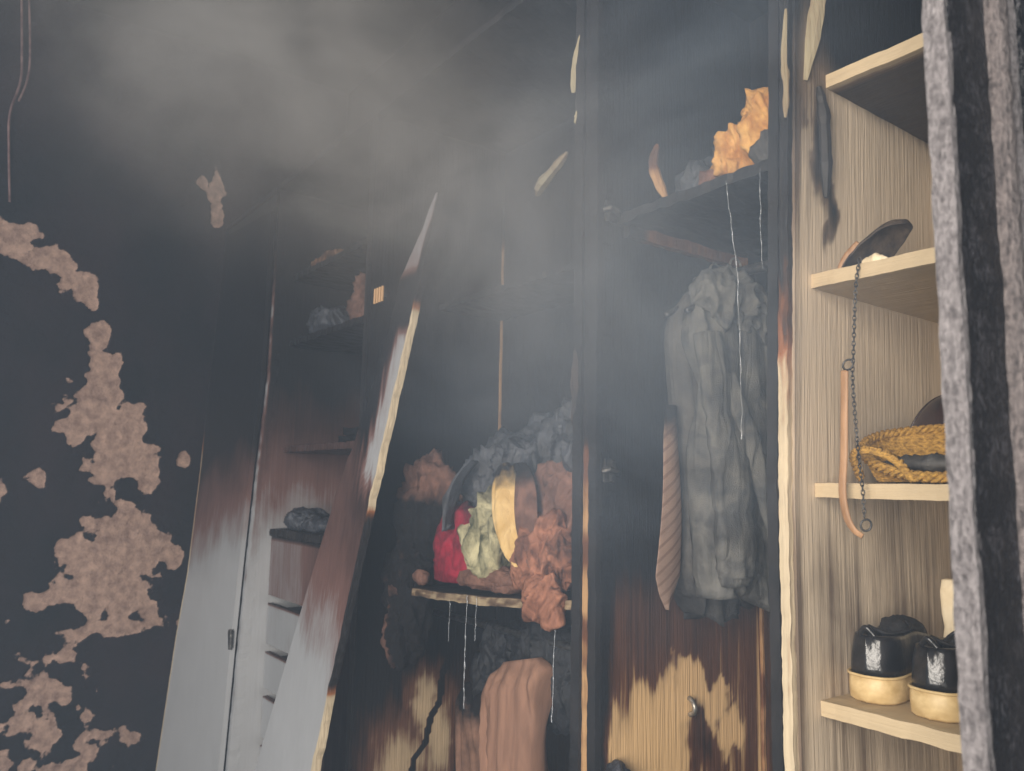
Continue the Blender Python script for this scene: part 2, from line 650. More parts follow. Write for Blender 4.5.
black = lambda p: 1.15

# --- unit beside the open door: shelves with shoes
u4 = unit(-.737, -.29, 'pale oak wardrobe unit with shelves holding shoes and a straw basket')


def s4(p):
    y, z = p.y, p.z
    s = .10 + .85 * sm(2.13, 2.24, z + .06 * (y - 1.3)) * sm(1.1, 1.2, y) + .6 * sm(2.2, 2.4, z) + .25 * sm(1.9, 2.15, z) * sm(1.22, 1.10, y)
    s += .75 * max(0, blob(y, z, [(1.135, 2.05, .04, .14), (1.145, 1.96, .025, .1)]))
    s += .10 + .30 * sm(1.75, 1.3, z) * (.3 + .9 * abs(mn.noise(Vector((y * 38, z * 1.2, 3))))) * sm(1.08, 1.16, y)
    s += .3 * sm(1.085, 1.06, y)
    s -= .14 * sm(1.35, 1.6, z) * sm(1.2, 1.09, y) * sm(1.95, 1.8, z)
    return s


side('side_panel', -.735, -.717, u4, 'oak', s4, dz=.008, bow=True)
side('side_panel', -.300, -.282, u4, 'oak', lambda p: .35, dz=.03)
obj('back_panel', gridbox((-.717, 1.55, 0), (-.30, 1.56, TOP), (20, 1, 60), None, lambda p: .25 + .8 * sm(2.12, 2.2, p.z)), 'oak', u4)
board('top_panel', -.717, -.30, YF, 1.55, 2.64, 2.66, u4, 'black', black)
for z, y0, s in ((2.168, 1.145, .72), (1.826, 1.104, .12), (1.500, 1.112, .05), (1.178, 1.111, .12), (.80, 1.111, .2), (.10, 1.08, .3)):  # top shelf's soot value also paints in the shade of its underside
    ed = (lambda p, y0=y0, s=s, z=z: (s if p.y > y0 + .02 else .0 + .15 * abs(fbm((p.x * 30, p.z * 50, z * 9), 3))))
    board('shelf', -.717, -.30, y0, 1.55, z - .011, z + .011, u4, 'oak_shelf', ed, seed=z * 7, amp=.0012)
# its door stands open, towards the camera: charred stile, ashy moulding
LEAN = lambda f: (lambda p: f(p) + Vector((.006 * (1.6 - p.z) + .0064, 0, 0)))
door = obj('door', gridbox((-.318, .675, .03), (-.30, 1.05, 2.62), (2, 12, 220), LEAN(rough(.002, 45, 3, .5)), None), 'char_stile', u4)
door['label'] = 'open charred wardrobe door with ash on its edge'
obj('edge_strip', gridbox((-.3185, .669, .03), (-.2995, .678, 2.62), (4, 2, 330), LEAN(rough(.0018, 60, 11, .4)), None), 'ash_edge', door)
obj('moulding', tube([(-.299 + .006 * (1.6 - .04 - 2.56 * i / 200) + .0064, .762, .04 + 2.56 * i / 200) for i in range(201)], lambda t: .013 + .002 * fbm((t * 150, 3, 1), 3), 10), 'ash_bead', door, smooth=True)
obj('moulding', tube([(-.299 + .006 * (1.6 - .04 - 2.56 * i / 200) + .0064, .800, .04 + 2.56 * i / 200) for i in range(201)], lambda t: .006 + .001 * fbm((t * 190, 8, 1), 3), 8), 'ash_edge', door, smooth=True)
obj('door_panel', gridbox((-.299, .812, .08), (-.292, .99, 2.55), (2, 24, 200), LEAN(rough(.005, 50, 21, 1)), None), 'char_stile', door)
for z in (.3, 1.35, 2.3):
    obj('hinge', gridbox((-.318, 1.046, z - .03), (-.288, 1.064, z + .03)), 'metal_dark', door)

# --- hanging unit
u3 = unit(-1.166, -.739, 'scorched wardrobe unit with sooty shirts and a tie hanging inside')


def s3(p):
    y, z = p.y, p.z
    s = .50 + .62 * sm(1.22, 1.5, z + .10 * fbm((y * 7, z * 3, 2), 3))
    s -= .12 * sm(1.25, 1.0, z) - .08
    s -= 1.1 * blob(y, z, [(1.19, .98, .13, .15), (1.15, .86, .11, .18), (1.25, 1.07, .07, .07)])
    s -= 1.3 * blob(y, z, [(1.305, 1.11, .055, .06), (1.385, 1.055, .06, .05), (1.445, .985, .05, .06), (1.34, 1.09, .05, .05)])
    s -= .4 * blob(y, z, [(1.28, .80, .25, .15)])
    s += .30 * blob(y, z, [(1.345, .95, .06, .14)])
    s += .55 * sm(1.10, 1.065, y)
    s += .10 * mn.noise(Vector((y * 60, z * 2, 0)))
    s -= .3 * math.exp(-((y - 1.537) / .006) ** 2) * sm(1.32, 1.2, z)
    return s


side('side_panel', -1.164, -1.143, u3, 'brown', s3, dz=.008, amp=.003)
side('side_panel', -.759, -.739, u3, 'black', black, dz=.02, amp=.003, bow=True)
obj('back_panel', gridbox((-1.143, 1.55, 0), (-.759, 1.56, TOP), (30, 1, 120), None,
    lambda p: .68 + .5 * sm(1.2, 1.45, p.z) - .25 * math.exp(-((p.x + 1.10) / .008) ** 2) * sm(1.4, 1.2, p.z)), 'brown', u3)
board('top_panel', -1.143, -.759, YF, 1.55, 2.64, 2.66, u3, 'black', black)
board('shelf', -1.143, -.759, 1.10, 1.55, 2.030, 2.050, u3, 'black', black, amp=.004)
board('shelf', -1.143, -.759, 1.10, 1.55, .30, .32, u3, 'black', black)
g = gridbox((-1.143, 1.12, 2.005), (-1.125, 1.50, 2.030), (2, 20, 2), rough(.004, 40, 2), lambda p: .45 if p.y > 1.17 else .9)
obj('shelf_cleat', g, 'tan_strip', u3)
obj('clothes_rail', tube([(-1.143, 1.34, 1.95), (-.95, 1.34, 1.947), (-.759, 1.34, 1.95)], .011, 12), 'metal_dark', u3, smooth=True)


def chipped(x0, x1, seed, soot, name, par, mat, y=YF, depth=.012, amp=.004, zhi=2.64, bow=False):
    def f(p):
        w = fbm((p.z * 22, seed, 0), 4)
        return p + Vector((SHEAR(p.z) * bow + .5 * amp * fbm((p.z * 35, p.x * 200, seed), 3), amp * .6 * w, 0))
    o = obj(name, gridbox((x0, y - depth, .02), (x1, y + .004, zhi), (3, 2, 330), f, soot), mat, par)
    return o


pale = lambda z0, z1: (lambda p: 1.05 - .95 * sm(z0, z1, -p.z + .05 * fbm((p.z * 14, p.x * 160, 4), 3)) + .35 * abs(fbm((p.z * 9, p.x * 90, 2), 3)))
chipped(-.7375, -.7215, 5, pale(-1.98, -1.55), 'exposed_wood_strip', u4, 'light_strip', bow=True)['label'] = 'pale strip of exposed wood along the front edge'
chipped(-.758, -.740, 8, black, 'charred_edge', u3, 'black', amp=.002, bow=True)
chipped(-1.187, -1.166, 9, lambda p: 1.05 - .85 * sm(-1.68, -1.5, -p.z + .03 * fbm((p.z * 14, 1, 4), 3)) + .45 * abs(fbm((p.z * 7, 5, 2), 3)), 'exposed_wood_strip', u3, 'tan_strip', depth=.006, amp=.003)['label'] = 'tan strip of exposed wood on the dark front edge'
chipped(-1.165, -1.143, 14, black, 'charred_edge', u3, 'black', amp=.004)
for z in (2.05, 1.53, .62):
    hg = merge(gridbox((-1.143, 1.066, z - .022), (-1.137, 1.092, z + .022), (1, 4, 4), rough(.003, 60, z)),
               tube([(-1.139, 1.060, z), (-1.128, 1.07, z + .004), (-1.126, 1.085, z), (-1.136, 1.10, z - .004)], .006, 8))
    obj('hinge', hg, 'metal_dark', u3)
hk = tube(catmull([(-1.142, 1.306, 1.075), (-1.132, 1.304, 1.072), (-1.124, 1.302, 1.062), (-1.127, 1.304, 1.05), (-1.140, 1.306, 1.043)]), .005, 8)
obj('coat_hook', hk, 'metal', u3, smooth=True)

# --- wide unit with the heap of clothes
u2 = unit(-2.185, -1.189, 'wide blackened wardrobe unit with a heap of burnt clothes on its shelf')
CR = [(1.40, 1.02), (1.352, .92), (1.345, .84), (1.315, .80), (1.30, .73), (1.262, .69), (1.25, .60)]


def s2(p):
    y, z = p.y, p.z
    s = 1.12 - .14 * sm(1.9, 1.4, z) * sm(1.15, 1.4, y) - .22 * sm(1.1, .8, z)
    s -= .9 * blob(y, z, [(1.20, .66, .17, .26), (1.34, .74, .10, .20), (1.29, .85, .09, .17), (1.22, .52, .2, .25)])
    for (a, b), (c, d) in zip(CR, CR[1:]):
        ab = Vector((c - a, d - b))
        t = max(0, min(1, ((y - a) * ab.x + (z - b) * ab.y) / ab.length_squared))
        if math.hypot(y - a - t * ab.x, z - b - t * ab.y) < .009:
            return 1.3
    return s


side('side_panel', -2.185, -2.165, u2, 'tan', s2, dz=.007)
side('side_panel', -1.209, -1.189, u2, 'black', black, dz=.02, amp=.003)
obj('back_panel', gridbox((-2.165, 1.55, 0), (-1.209, 1.56, TOP), (40, 1, 100), None,
    lambda p: 1.1 - .3 * math.exp(-((p.x + 2.158) / .005) ** 2) * sm(1.5, 1.62, p.z) * sm(2.3, 2.1, p.z) - .2 * sm(1.0, .7, p.z)), 'brown', u2)
board('top_panel', -2.165, -1.209, YF, 1.55, 2.64, 2.66, u2, 'black', black)
chipped(-1.213, -1.188, 19, black, 'charred_edge', u2, 'black', amp=.004)
board('shelf', -2.165, -1.209, 1.30, 1.55, 2.05, 2.068, u2, 'black', black, amp=.005)
board('shelf', -1.90, -1.209, 1.085, 1.55, 1.205, 1.224, u2, 'oak_shelf', lambda p: .95 if p.y > 1.10 else (.3 + .55 * abs(fbm((p.x * 18, p.z * 60, 2), 3))), amp=.0025, sag=.008, tilt=.052)
obj('clothes_rail', tube([(-2.165, 1.32, 1.11), (-1.209, 1.32, 1.11)], .010, 10), 'metal_dark', u2, smooth=True)


def splinter(name, path, w, parent, mat, soot=None, flat=.35):
    n = len(path)
    g = tube(catmull(path, 5), lambda t: w * (math.sin(math.pi * (.06 + .9 * t)) ** .6) * (1 + .35 * fbm((t * 9, w * 900, 1), 3)), 7, flat=(1, flat))
    so = [soot(v) if soot else .1 for v in g[0]]
    return obj(name, (g[0], g[1], so), mat, parent)


splinter('wood_splinter', [(-1.226, 1.052, 2.33), (-1.215, 1.050, 2.385), (-1.198, 1.050, 2.45)], .010, u2, 'weathered')
splinter('wood_splinter', [(-1.214, 1.05, 2.255), (-1.210, 1.05, 2.27), (-1.205, 1.05, 2.285)], .006, u2, 'weathered')
splinter('peeling_veneer', [(-1.375, 1.08, 2.155), (-1.34, 1.062, 2.165), (-1.295, 1.060, 2.185), (-1.255, 1.062, 2.21)], .017, u2, 'weathered', lambda v: .3, .7)
splinter('wood_splinter', [(-1.215, 1.055, 1.62), (-1.20, 1.052, 1.70), (-1.205, 1.052, 1.78)], .016, u2, 'tan_strip', lambda v: .85)

trim = lambda x, y, z0, z1, u, so: obj('corner_trim', gridbox((x, y, z0), (x + .007, y + .007, z1), (1, 1, 80), rough(.0015, 40, 6), so), 'tan_strip', u)
trim(-2.165, 1.543, 1.45, 2.45, u2, lambda p: .12 + .5 * abs(fbm((p.z * 6, 2, 2), 3)) + sm(2.25, 2.4, p.z))
trim(-1.143, 1.543, .05, 1.45, u3, lambda p: .28 + .5 * abs(fbm((p.z * 6, 5, 2), 3)) + sm(1.26, 1.36, p.z))

# --- unit with the little drawers
u1 = unit(-3.02, -2.185, 'wardrobe unit with small pale drawers below and charred shelves above')
Y1 = lambda z: lerp([(0, .965), (.49, .988), (.93, 1.005), (1.22, 1.018), (1.55, 1.036), (1.9, 1.058), (2.3, 1.06)], z)


def s1(p):
    y, z = p.y, p.z
    e = sm(1.09, 1.02, y)
    s = lerp([(.9, .02), (1.15, .12), (1.35, .40), (1.55, .62), (1.75, .85), (2.0, 1.1)], z + .05 * fbm((y * 9, z * 4, 0), 3) - .08 * (1 - e))
    if y < Y1(z) + .006:
        s = lerp([(1.2, .1), (1.5, .35), (2.0, .45), (2.3, .6), (2.45, 1.1)], z) + .35 * fbm((z * 9, 4, 1), 3)
    return s


side('side_panel', -3.02, -3.0, u1, 'white', s1, yf=Y1, dz=.009, amp=.002)
side('side_panel', -2.205, -2.186, u1, 'black', black, dz=.03)
obj('back_panel', gridbox((-3.0, 1.55, 0), (-2.205, 1.56, TOP), (30, 1, 60), None, lambda p: lerp([(1.0, .5), (1.5, .9), (1.8, 1.1)], p.z)), 'white', u1)
board('top_panel', -3.0, -2.205, YF, 1.55, 2.64, 2.66, u1, 'black', black)
for z, so in ((2.29, 1.1), (2.03, 1.0), (1.62, .66)):
    board('shelf', -3.0, -2.205, 1.13, 1.55, z - .011, z + .011, u1, 'white', (lambda p, so=so: so), amp=.004)
board('shelf', -3.0, -2.45, 1.09, 1.55, 1.296, 1.322, u1, 'black', black, amp=.005)
zs = [1.318, 1.075, .90, .742, .570, .39, .20]
for i in range(6):
    hi, lo = zs[i] - .026, zs[i + 1] + .004
    so = [.40, .24, .13, .07, .04, .04][i]
    fr = gridbox((-2.995, 1.10, lo), (-2.46, 1.118, hi), (40, 1, 14), None,
                 lambda p, so=so, hi=hi: so + .5 * sm(.012, 0, hi - p.z) + .25 * sm(-2.75, -2.5, p.x))
    fr_o = obj('drawer', fr, 'white', u1)
    obj('drawer_box', gridbox((-2.98, 1.119, lo + .005), (-2.48, 1.50, hi - .02), (1, 1, 1), None, lambda p: .9), 'black', fr_o)
obj('drawer_divider', gridbox((-2.455, 1.10, .02), (-2.437, 1.54, 1.296), (1, 8, 30), None, lambda p: .6), 'white', u1)

# --- narrow unit at the corner, behind the loose door
u0 = unit(-3.68, -3.025, 'blackened corner wardrobe unit against the peeling wall')
side('side_panel', -3.69, -3.672, u0, 'black', black, dz=.03)
side('side_panel', -3.043, -3.024, u0, 'black', black, dz=.03, yf=lambda z: 1.075)
obj('back_panel', gridbox((-3.672, 1.55, 0), (-3.043, 1.56, TOP), (1, 1, 1)), 'black', u0)
board('top_panel', -3.672, -3.043, YF, 1.55, 2.64, 2.66, u0, 'black', black)
board('front_panel', -3.672, -3.043, 1.064, 1.073, 0.03, 2.64, u0, 'black', black, n=(4, 1, 12))

# ------------------------------------------------------------------ loose doors
AL = lambda z: lerp([(0, .845), (.39, .882), (.88, .922), (1.12, .949), (1.52, .972), (2.0, .99), (2.6, 1.02)], z)
AR = lambda z: Y1(z) - .006


def door_a():
    d = thing('leaning_board', (-3.24, .9, 0), 'white wardrobe door burnt black at the top, leaning beside the drawers', 'door')
    x0, x1 = -3.455, -3.0225

    def f(p):
        t = (p.x - x0) / (x1 - x0)
        return Vector((p.x, p.y + AL(p.z) * (1 - t) + AR(p.z) * t, p.z))

    def so(p):
        t = (p.x - x0) / (x1 - x0)
        z = p.z + .07 * fbm((p.x * 6, p.z * 3, 5), 3) + .16 * (1 - t) ** 2
        return lerp([(1.05, .03), (1.20, .10), (1.32, .34), (1.45, .50), (1.58, .68), (1.75, 1.1)], z)

    obj('panel', gridbox((x0, -.018, 0.0), (x1, 0, 2.55), (36, 1, 210), f, so), 'white', d)
    ed = lambda p: lerp([(1.0, .1), (1.6, .4), (1.8, 1.1)], p.z)
    obj('edge_strip', gridbox((x0 - .004, -.02, 0.0), (x0, .001, 2.5), (1, 1, 160), lambda p: Vector((p.x + .003 * fbm((p.z * 30, 1, 1), 3), p.y + AL(p.z), p.z)), ed), 'light_strip', d)
    z = .925
    hp = Vector((x1 + .002, AR(z) - .014, z))
    obj('hinge', merge(gridbox(hp - Vector((.03, .008, .03)), hp + Vector((.006, .002, .03)), (2, 1, 2)), tube([hp + Vector((0, -.006, -.035)), hp + Vector((0, -.006, .035))], .008, 8)), 'metal_dark', d)


door_a()

PLL = [(0, -2.66), (.665, -2.42), (1.18, -2.235), (1.5, -2.11), (1.72, -2.0), (1.92, -1.93), (2.05, -1.90), (2.17, -1.815), (2.26, -1.765)]
PLR = [(0, -2.20), (.764, -2.043), (1.46, -1.912), (1.93, -1.815), (2.2, -1.762), (2.26, -1.745)]


def plank():
    d = thing('leaning_board', (-2.42, .84, 0), 'broken wardrobe door leaning slantwise across the drawers, its top burnt to a point', 'door')
    Y = lambda z: .83 + .1 * z

    def f(p):
        z = p.z
        a, b = lerp(PLL, z), lerp(PLR, z)
        a += .012 * fbm((z * 14, 2, 0), 4) * sm(1.2, 1.7, z)
        b += .006 * fbm((z * 16, 7, 0), 4)
        return Vector((a + (b - a) * p.x, Y(z) + p.y, z))

    def so(p):
        z = p.z
        a, b = lerp(PLL, z), lerp(PLR, z)
        t = (p.x - a) / max(.01, b - a)
        n_ = .07 * fbm((p.x * 8, z * 3, 5), 3)
        s = lerp([(.75, .06), (1.0, .20), (1.18, .44), (1.35, .60), (1.5, .72), (1.62, 1.0), (1.8, 1.15)], z + n_ + .15 * (t - .5))
        pt = sm(1.50, 1.62, z + .10 * t + .05 * fbm((p.x * 60, z * 3, 1), 3)) * sm(1.95, 1.86, z + n_) * sm(.25, .7, t + .25 * fbm((p.x * 50, z * 4, 9), 3))
        s = s * (1 - pt) + .26 * pt
        pt2 = sm(2.02, 2.08, z) * sm(.0, .3, 1 - t + .2 * fbm((p.x * 40, z * 6, 3), 2))
        return s * (1 - pt2) + .35 * pt2

    obj('panel', gridbox((0, -.018, 0), (1, 0, 2.26), (30, 1, 230), f, so), 'white', d)

    def fe(p):
        z = p.z
        b = lerp(PLR, z) + .006 * fbm((z * 16, 7, 0), 4)
        w = .010 + .012 * sm(1.0, .7, z)
        return Vector((b + w * p.x + .0022 * fbm((z * 26, 3, p.x * 3), 3), Y(z) + p.y, z))

    obj('edge_strip', gridbox((0, -.019, .0), (1, -.001, 2.25), (2, 1, 230), fe, lambda p: .05 + 1.0 * sm(.93, 1.0, p.z) * sm(1.46, 1.38, p.z) + .9 * sm(1.92, 2.0, p.z) + .3 * abs(fbm((p.z * 20, 1, 1), 3))), 'light_strip', d)
    h = Vector((-1.965, 1.01, 2.02))
    hg = merge(gridbox(h - Vector((.05, .006, .012)), h + Vector((.0, .006, .012)), (4, 2, 2), rough(.005, 60, 4)),
               *[tube([h + Vector((-.05 + .015 * k, -.01, -.02)), h + Vector((-.045 + .015 * k, -.012, .022))], .004, 6) for k in range(4)])
    obj('hinge', hg, 'tan_strip', d)


plank()


# ------------------------------------------------------------------ clothes in the hanging unit
def garment(xc, prof, thick, seed, name, parent, mat, soot=None, z_folds=0.0, nfold=9, nz=70, na=72, hem=.0):
    """flattened lofted body: prof = [(z, y_front, y_back)] from top to bottom"""
    zt, zb = prof[0][0], prof[-1][0]
    rings = []
    lo = [(-z, a) for z, a, b in prof]
    hi = [(-z, b) for z, a, b in prof]
    for j in range(nz + 1):
        u = j / nz
        z = zt + (zb - zt) * u
        a, b = lerp(lo, -z), lerp(hi, -z)
        m, h = (a + b) / 2, (b - a) / 2
        ring = []
        for k in range(na):
            an = 2 * math.pi * k / na
            cy, cx = math.cos(an), math.sin(an)
            y = m + h * (abs(cy) ** .8) * (1 if cy > 0 else -1)
            fold = math.sin(y * 2 * math.pi * nfold / .35 + 2.2 * fbm((y * 5, z * 3, seed), 2) + z * 5) * (.25 + .75 * sm(0, .6, u))
            sharp = 1 - abs(mn.noise(Vector((y * 26 + z * 3, z * 1.6, seed + 4)))) * 2.4
            x = xc + thick * cx * (abs(cx) ** -.35 if abs(cx) > .02 else 1) * (.55 + .45 * sm(0, .25, u))
            x += (.007 * fold + .024 * sharp * sm(.02, .2, u)) * (1 if cx > 0 else -1) * min(1, abs(cx) * 3)
            zz = z + (hem * fbm((y * 9, seed, 3), 3) * u * u)
            ring.append((x, y, zz))
        rings.append(ring)
    return obj(name, loft(rings, True, soot), mat, parent, smooth=True)


def sleeve(path, rads, seed, name, parent, mat, cuff=True, soot=None):
    pts = catmull(path, 10)
    n = len(pts)
    R = lambda t: lerp(rads, t) * (1 + .16 * (1 - abs(mn.noise(Vector((t * 14, seed, 0)))) * 2.2) * sm(.1, .3, t))
    g = tube(pts, R, 26, flat=(.5, 1, (1, 0, 0)))
    vs = []
    for i, v in enumerate(g[0]):
        q = Vector(v)
        vs.append(q + Vector((1, 0, 0)) * .008 * (1 - abs(mn.noise(Vector((q.y * 42, q.z * 7, seed)))) * 2.2))
    o = obj(name, (vs, g[1], [soot(v) if soot else 0. for v in vs]), mat, parent, smooth=True)
    if cuff:
        e, d = pts[-1], (pts[-1] - pts[-3]).normalized()
        cp = tube([e - d * .022, e - d * .012, e + d * .006, e + d * .016], lambda t: rads[-1][1] * (1.12 if t < .9 else 1.0), 22, flat=(.55, 1, (1, 0, 0)))
        obj('cuff', cp, mat, o, smooth=True)
    return o


def hanger(x, name_label, seed):
    h = thing('clothes_hanger', (x, 1.34, 1.96), name_label, 'hanger')
    hook = [(x, 1.34 + .018 * math.sin(a), 1.962 - .0 + .018 * math.cos(a) - .001) for a in [i * .35 - 1.6 for i in range(10)]]
    hook += [(x, 1.345, 1.93), (x, 1.342, 1.91)]
    obj('hook', tube(catmull(hook, 3), .0025, 6), 'metal', h, smooth=True)
    obj('shoulder_bar', tube(catmull([(x, 1.185, 1.845), (x, 1.26, 1.882), (x, 1.342, 1.91), (x, 1.43, 1.882), (x, 1.51, 1.85)]), .006, 8), 'metal_dark', h, smooth=True)
    return h


grime = lambda k: (lambda p: k + .45 * sm(1.72, 1.9, p.z) * abs(fbm((p.y * 12, p.z * 12, 3), 3)) + .5 * sm(1.36, 1.27, p.z))
sh = thing('shirt', (-1.035, 1.34, 1.24), 'sooty grey shirt hanging in front, with two long creased sleeves', 'shirt')
prof = [(1.935, 1.31, 1.37), (1.915, 1.26, 1.43), (1.86, 1.205, 1.50), (1.80, 1.195, 1.525), (1.70, 1.225, 1.525), (1.60, 1.215, 1.52), (1.45, 1.21, 1.51), (1.34, 1.215, 1.47), (1.29, 1.23, 1.44)]
garment(-1.035, prof, .022, 3, 'body', sh, 'cl_grey', grime(.0), hem=.05)
sleeve([(-1.008, 1.21, 1.80), (-.996, 1.225, 1.68), (-.990, 1.25, 1.55), (-.988, 1.262, 1.42), (-.989, 1.268, 1.335)], [(0, .035), (.4, .042), (.8, .046), (1, .038)], 5, 'sleeve', sh, 'cl_grey', soot=grime(.0))
sleeve([(-.990, 1.245, 1.72), (-.975, 1.29, 1.60), (-.972, 1.335, 1.49), (-.972, 1.368, 1.405), (-.974, 1.385, 1.36)], [(0, .020), (.4, .024), (.8, .024), (1, .024)], 9, 'sleeve', sh, 'cl_grey', soot=grime(.05))
obj('collar', crumple((-1.03, 1.32, 1.90), (.035, .085, .045), 4, 16, .5, 4), 'cl_grey', sh, smooth=True)
hanger(-1.035, 'wire hanger inside the grey sooty shirt', 1)

jk = thing('jacket', (-1.095, 1.36, 1.24), 'darker charred jacket hanging behind the grey shirt, its lower hem hanging ragged', 'jacket')
prof = [(1.93, 1.31, 1.39), (1.905, 1.25, 1.46), (1.85, 1.205, 1.535), (1.78, 1.20, 1.545), (1.65, 1.215, 1.545), (1.45, 1.215, 1.54), (1.36, 1.21, 1.53), (1.30, 1.22, 1.47), (1.245, 1.255, 1.38)]
garment(-1.088, prof, .022, 12, 'body', jk, 'cl_dark', lambda p: .15 + .5 * sm(1.42, 1.28, p.z), hem=.07)
sleeve([(-1.06, 1.505, 1.80), (-1.045, 1.505, 1.65), (-1.04, 1.505, 1.5), (-1.04, 1.51, 1.36), (-1.04, 1.51, 1.30)], [(0, .03), (.5, .032), (1, .028)], 15, 'sleeve', jk, 'cl_dark', soot=lambda p: .2)
hanger(-1.088, 'wire hanger inside the charred jacket', 2)

ch = obj('melted_cover', merge(crumple((-1.015, 1.30, 1.875), (.035, .10, .055), 21, 18, .55, 5), crumple((-1.02, 1.42, 1.86), (.035, .10, .05), 24, 18, .55, 5)), 'cl_grey', base=(-1.015, 1.34, 1.82), smooth=True)
tag(ch, 'crumpled melted cover draped over the shoulders of the hanging shirts', 'cover')


def tie():
    rings = []
    prof = [(1.66, 1.176, .016), (1.60, 1.168, .020), (1.50, 1.163, .025), (1.40, 1.159, .031), (1.335, 1.157, .034), (1.300, 1.156, .020), (1.272, 1.157, .002)]
    for j in range(61):
        z = 1.66 + (1.272 - 1.66) * j / 60
        c = lerp([(-a, b) for a, b, w in prof], -z)
        w = lerp([(-a, w) for a, b, w in prof], -z)
        ring = []
        for k in range(16):
            an = 2 * math.pi * k / 16
            ring.append((-1.06 + .003 * math.sin(an) + .006 * math.sin(z * 14) + .004 * (1 - abs(math.cos(an))), c + w * math.cos(an), z))
        rings.append(ring)
    o = obj('necktie', loft(rings, True, lambda p: .9 * sm(1.52, 1.66, p.z)), 'cl_tie', base=(-1.06, 1.17, 1.27), smooth=True)
    tag(o, 'brown necktie with diagonal stripes hanging at the edge of the shirts', 'necktie')


tie()

# things on the top shelf of the hanging unit (shelf top z = 2.05)
fl = merge(crumple((-.815, 1.165, 2.128), (.055, .05, .078), 31, 17, .5, 5, rot=Matrix.Rotation(-.5, 3, 'Y').to_quaternion()),
           crumple((-.872, 1.17, 2.105), (.045, .045, .050), 33, 19, .5, 5, floor=2.056),
           crumple((-.875, 1.14, 2.078), (.018, .02, .024), 35, 25, .4, 4, floor=2.056))
tag(obj('bundled_cloth', fl, 'cl_flame', base=(-.84, 1.16, 2.05), smooth=True), 'bright orange bundle of cloth on the top shelf above the shirts', 'cloth')
bs = splinter('burnt_strip', [(-1.028, 1.125, 2.053), (-1.050, 1.122, 2.10), (-1.062, 1.122, 2.14), (-1.050, 1.122, 2.175)], .011, None, 'tan_strip', lambda v: .25 + .35 * sm(2.10, 2.15, v.z) - .2 * sm(2.16, 2.18, v.z), .6)
tag(bs, 'curled brown strip standing upright on the top shelf', 'strip')
for i, (x, y, rx, rz, mt, lb) in enumerate(((-.985, 1.15, .035, .035, 'cl_black', 'charred rag beside the curled brown strip on the top shelf'),
                                            (-.935, 1.14, .022, .022, 'cl_brown', 'small brown scorched rag in the middle of the top shelf'),
                                            (-.95, 1.24, .07, .06, 'cl_black', 'large charred rag at the back of the top shelf'),
                                            (-.795, 1.13, .030, .030, 'cl_dark', 'grey sooty rag under the orange bundle on the top shelf'))):
    tag(obj('charred_rag', crumple((x, y, 2.052 + rz * .9), (rx, rx * .7, rz), 40 + i, 24, .5, 4, floor=2.056), mt, base=(x, y, 2.052), smooth=True), lb, 'rag', 'rags on the top shelf')

# ------------------------------------------------------------------ heap of clothes
Z2 = 1.226
dk = lambda z0, z1, k=1.: (lambda p: k * sm(z0, z1, p.z))
O = lambda name, g, mat, base, label, cat, group=None: tag(obj(name, g, mat, base=base, smooth=True), label, cat, group)
HG = 'burnt clothes heaped on the shelf'
O('coat', merge(crumple((-1.60, 1.31, 1.44), (.20, .13, .19), 51, 10, .42, 6, floor=Z2 + .035),
                crumple((-1.68, 1.20, 1.49), (.09, .07, .09), 53, 13, .5, 5), crumple((-1.545, 1.20, 1.545), (.085, .07, .06), 55, 13, .5, 5)),
  'cl_black', (-1.60, 1.31, Z2), 'black charred coat draped over the top of the clothes heap', 'coat', HG)
O('red_shirt', crumple((-1.735, 1.120, 1.350), (.085, .05, .115), 61, 10, .35, 5, rot=Matrix.Rotation(.3, 3, 'Y').to_quaternion(), soot=lambda p: .75 * sm(1.40, 1.46, p.z) + .35 * sm(-1.74, -1.80, p.x) + .5 * abs(fbm((p.x * 14, p.y * 14, p.z * 10), 3)), floor=Z2 + .03),
  'cl_red', (-1.735, 1.165, Z2 + .03), 'crimson red shirt crumpled at the front of the clothes heap', 'shirt', HG)
O('patterned_shirt', crumple((-1.615, 1.150, 1.36), (.080, .055, .095), 66, 14, .5, 5, floor=Z2 + .03, soot=lambda p: .5 * sm(1.42, 1.47, p.z)),
  'cl_camo', (-1.615, 1.15, Z2 + .03), 'mottled green and cream shirt beside the red one in the heap', 'shirt', HG)


def flap(dx, dy, wk, seed):
    rings = []
    path = catmull([(-1.488, 1.085, 1.55), (-1.472, 1.072, 1.50), (-1.455, 1.064, 1.43), (-1.425, 1.058, 1.36), (-1.40, 1.056, 1.325)], 10)
    for j in range(41):
        u = j / 40
        w = wk * (.25 + .95 * math.sin(math.pi * u ** .8) ** .9) * (1 - u ** 6 * .9)
        ring = []
        for k in range(28):
            an = 2 * math.pi * k / 28
            v = math.cos(an)
            fo = .012 * math.cos(v * 3.2 + seed) * math.sin(math.pi * u) + .006 * (1 - abs(mn.noise(Vector((v * 1.6, u * 1.2, seed)))) * 3)
            ring.append(path[j] + Vector((dx + .92 * w * v, dy + .25 * w * v - fo - .0025 * math.sin(an), .12 * w * v)))
        rings.append(ring)
    return loft(rings, True, lambda p: .8 * sm(1.46, 1.53, p.z) + .25 * abs(fbm((p.x * 30, p.z * 12, seed), 3)))


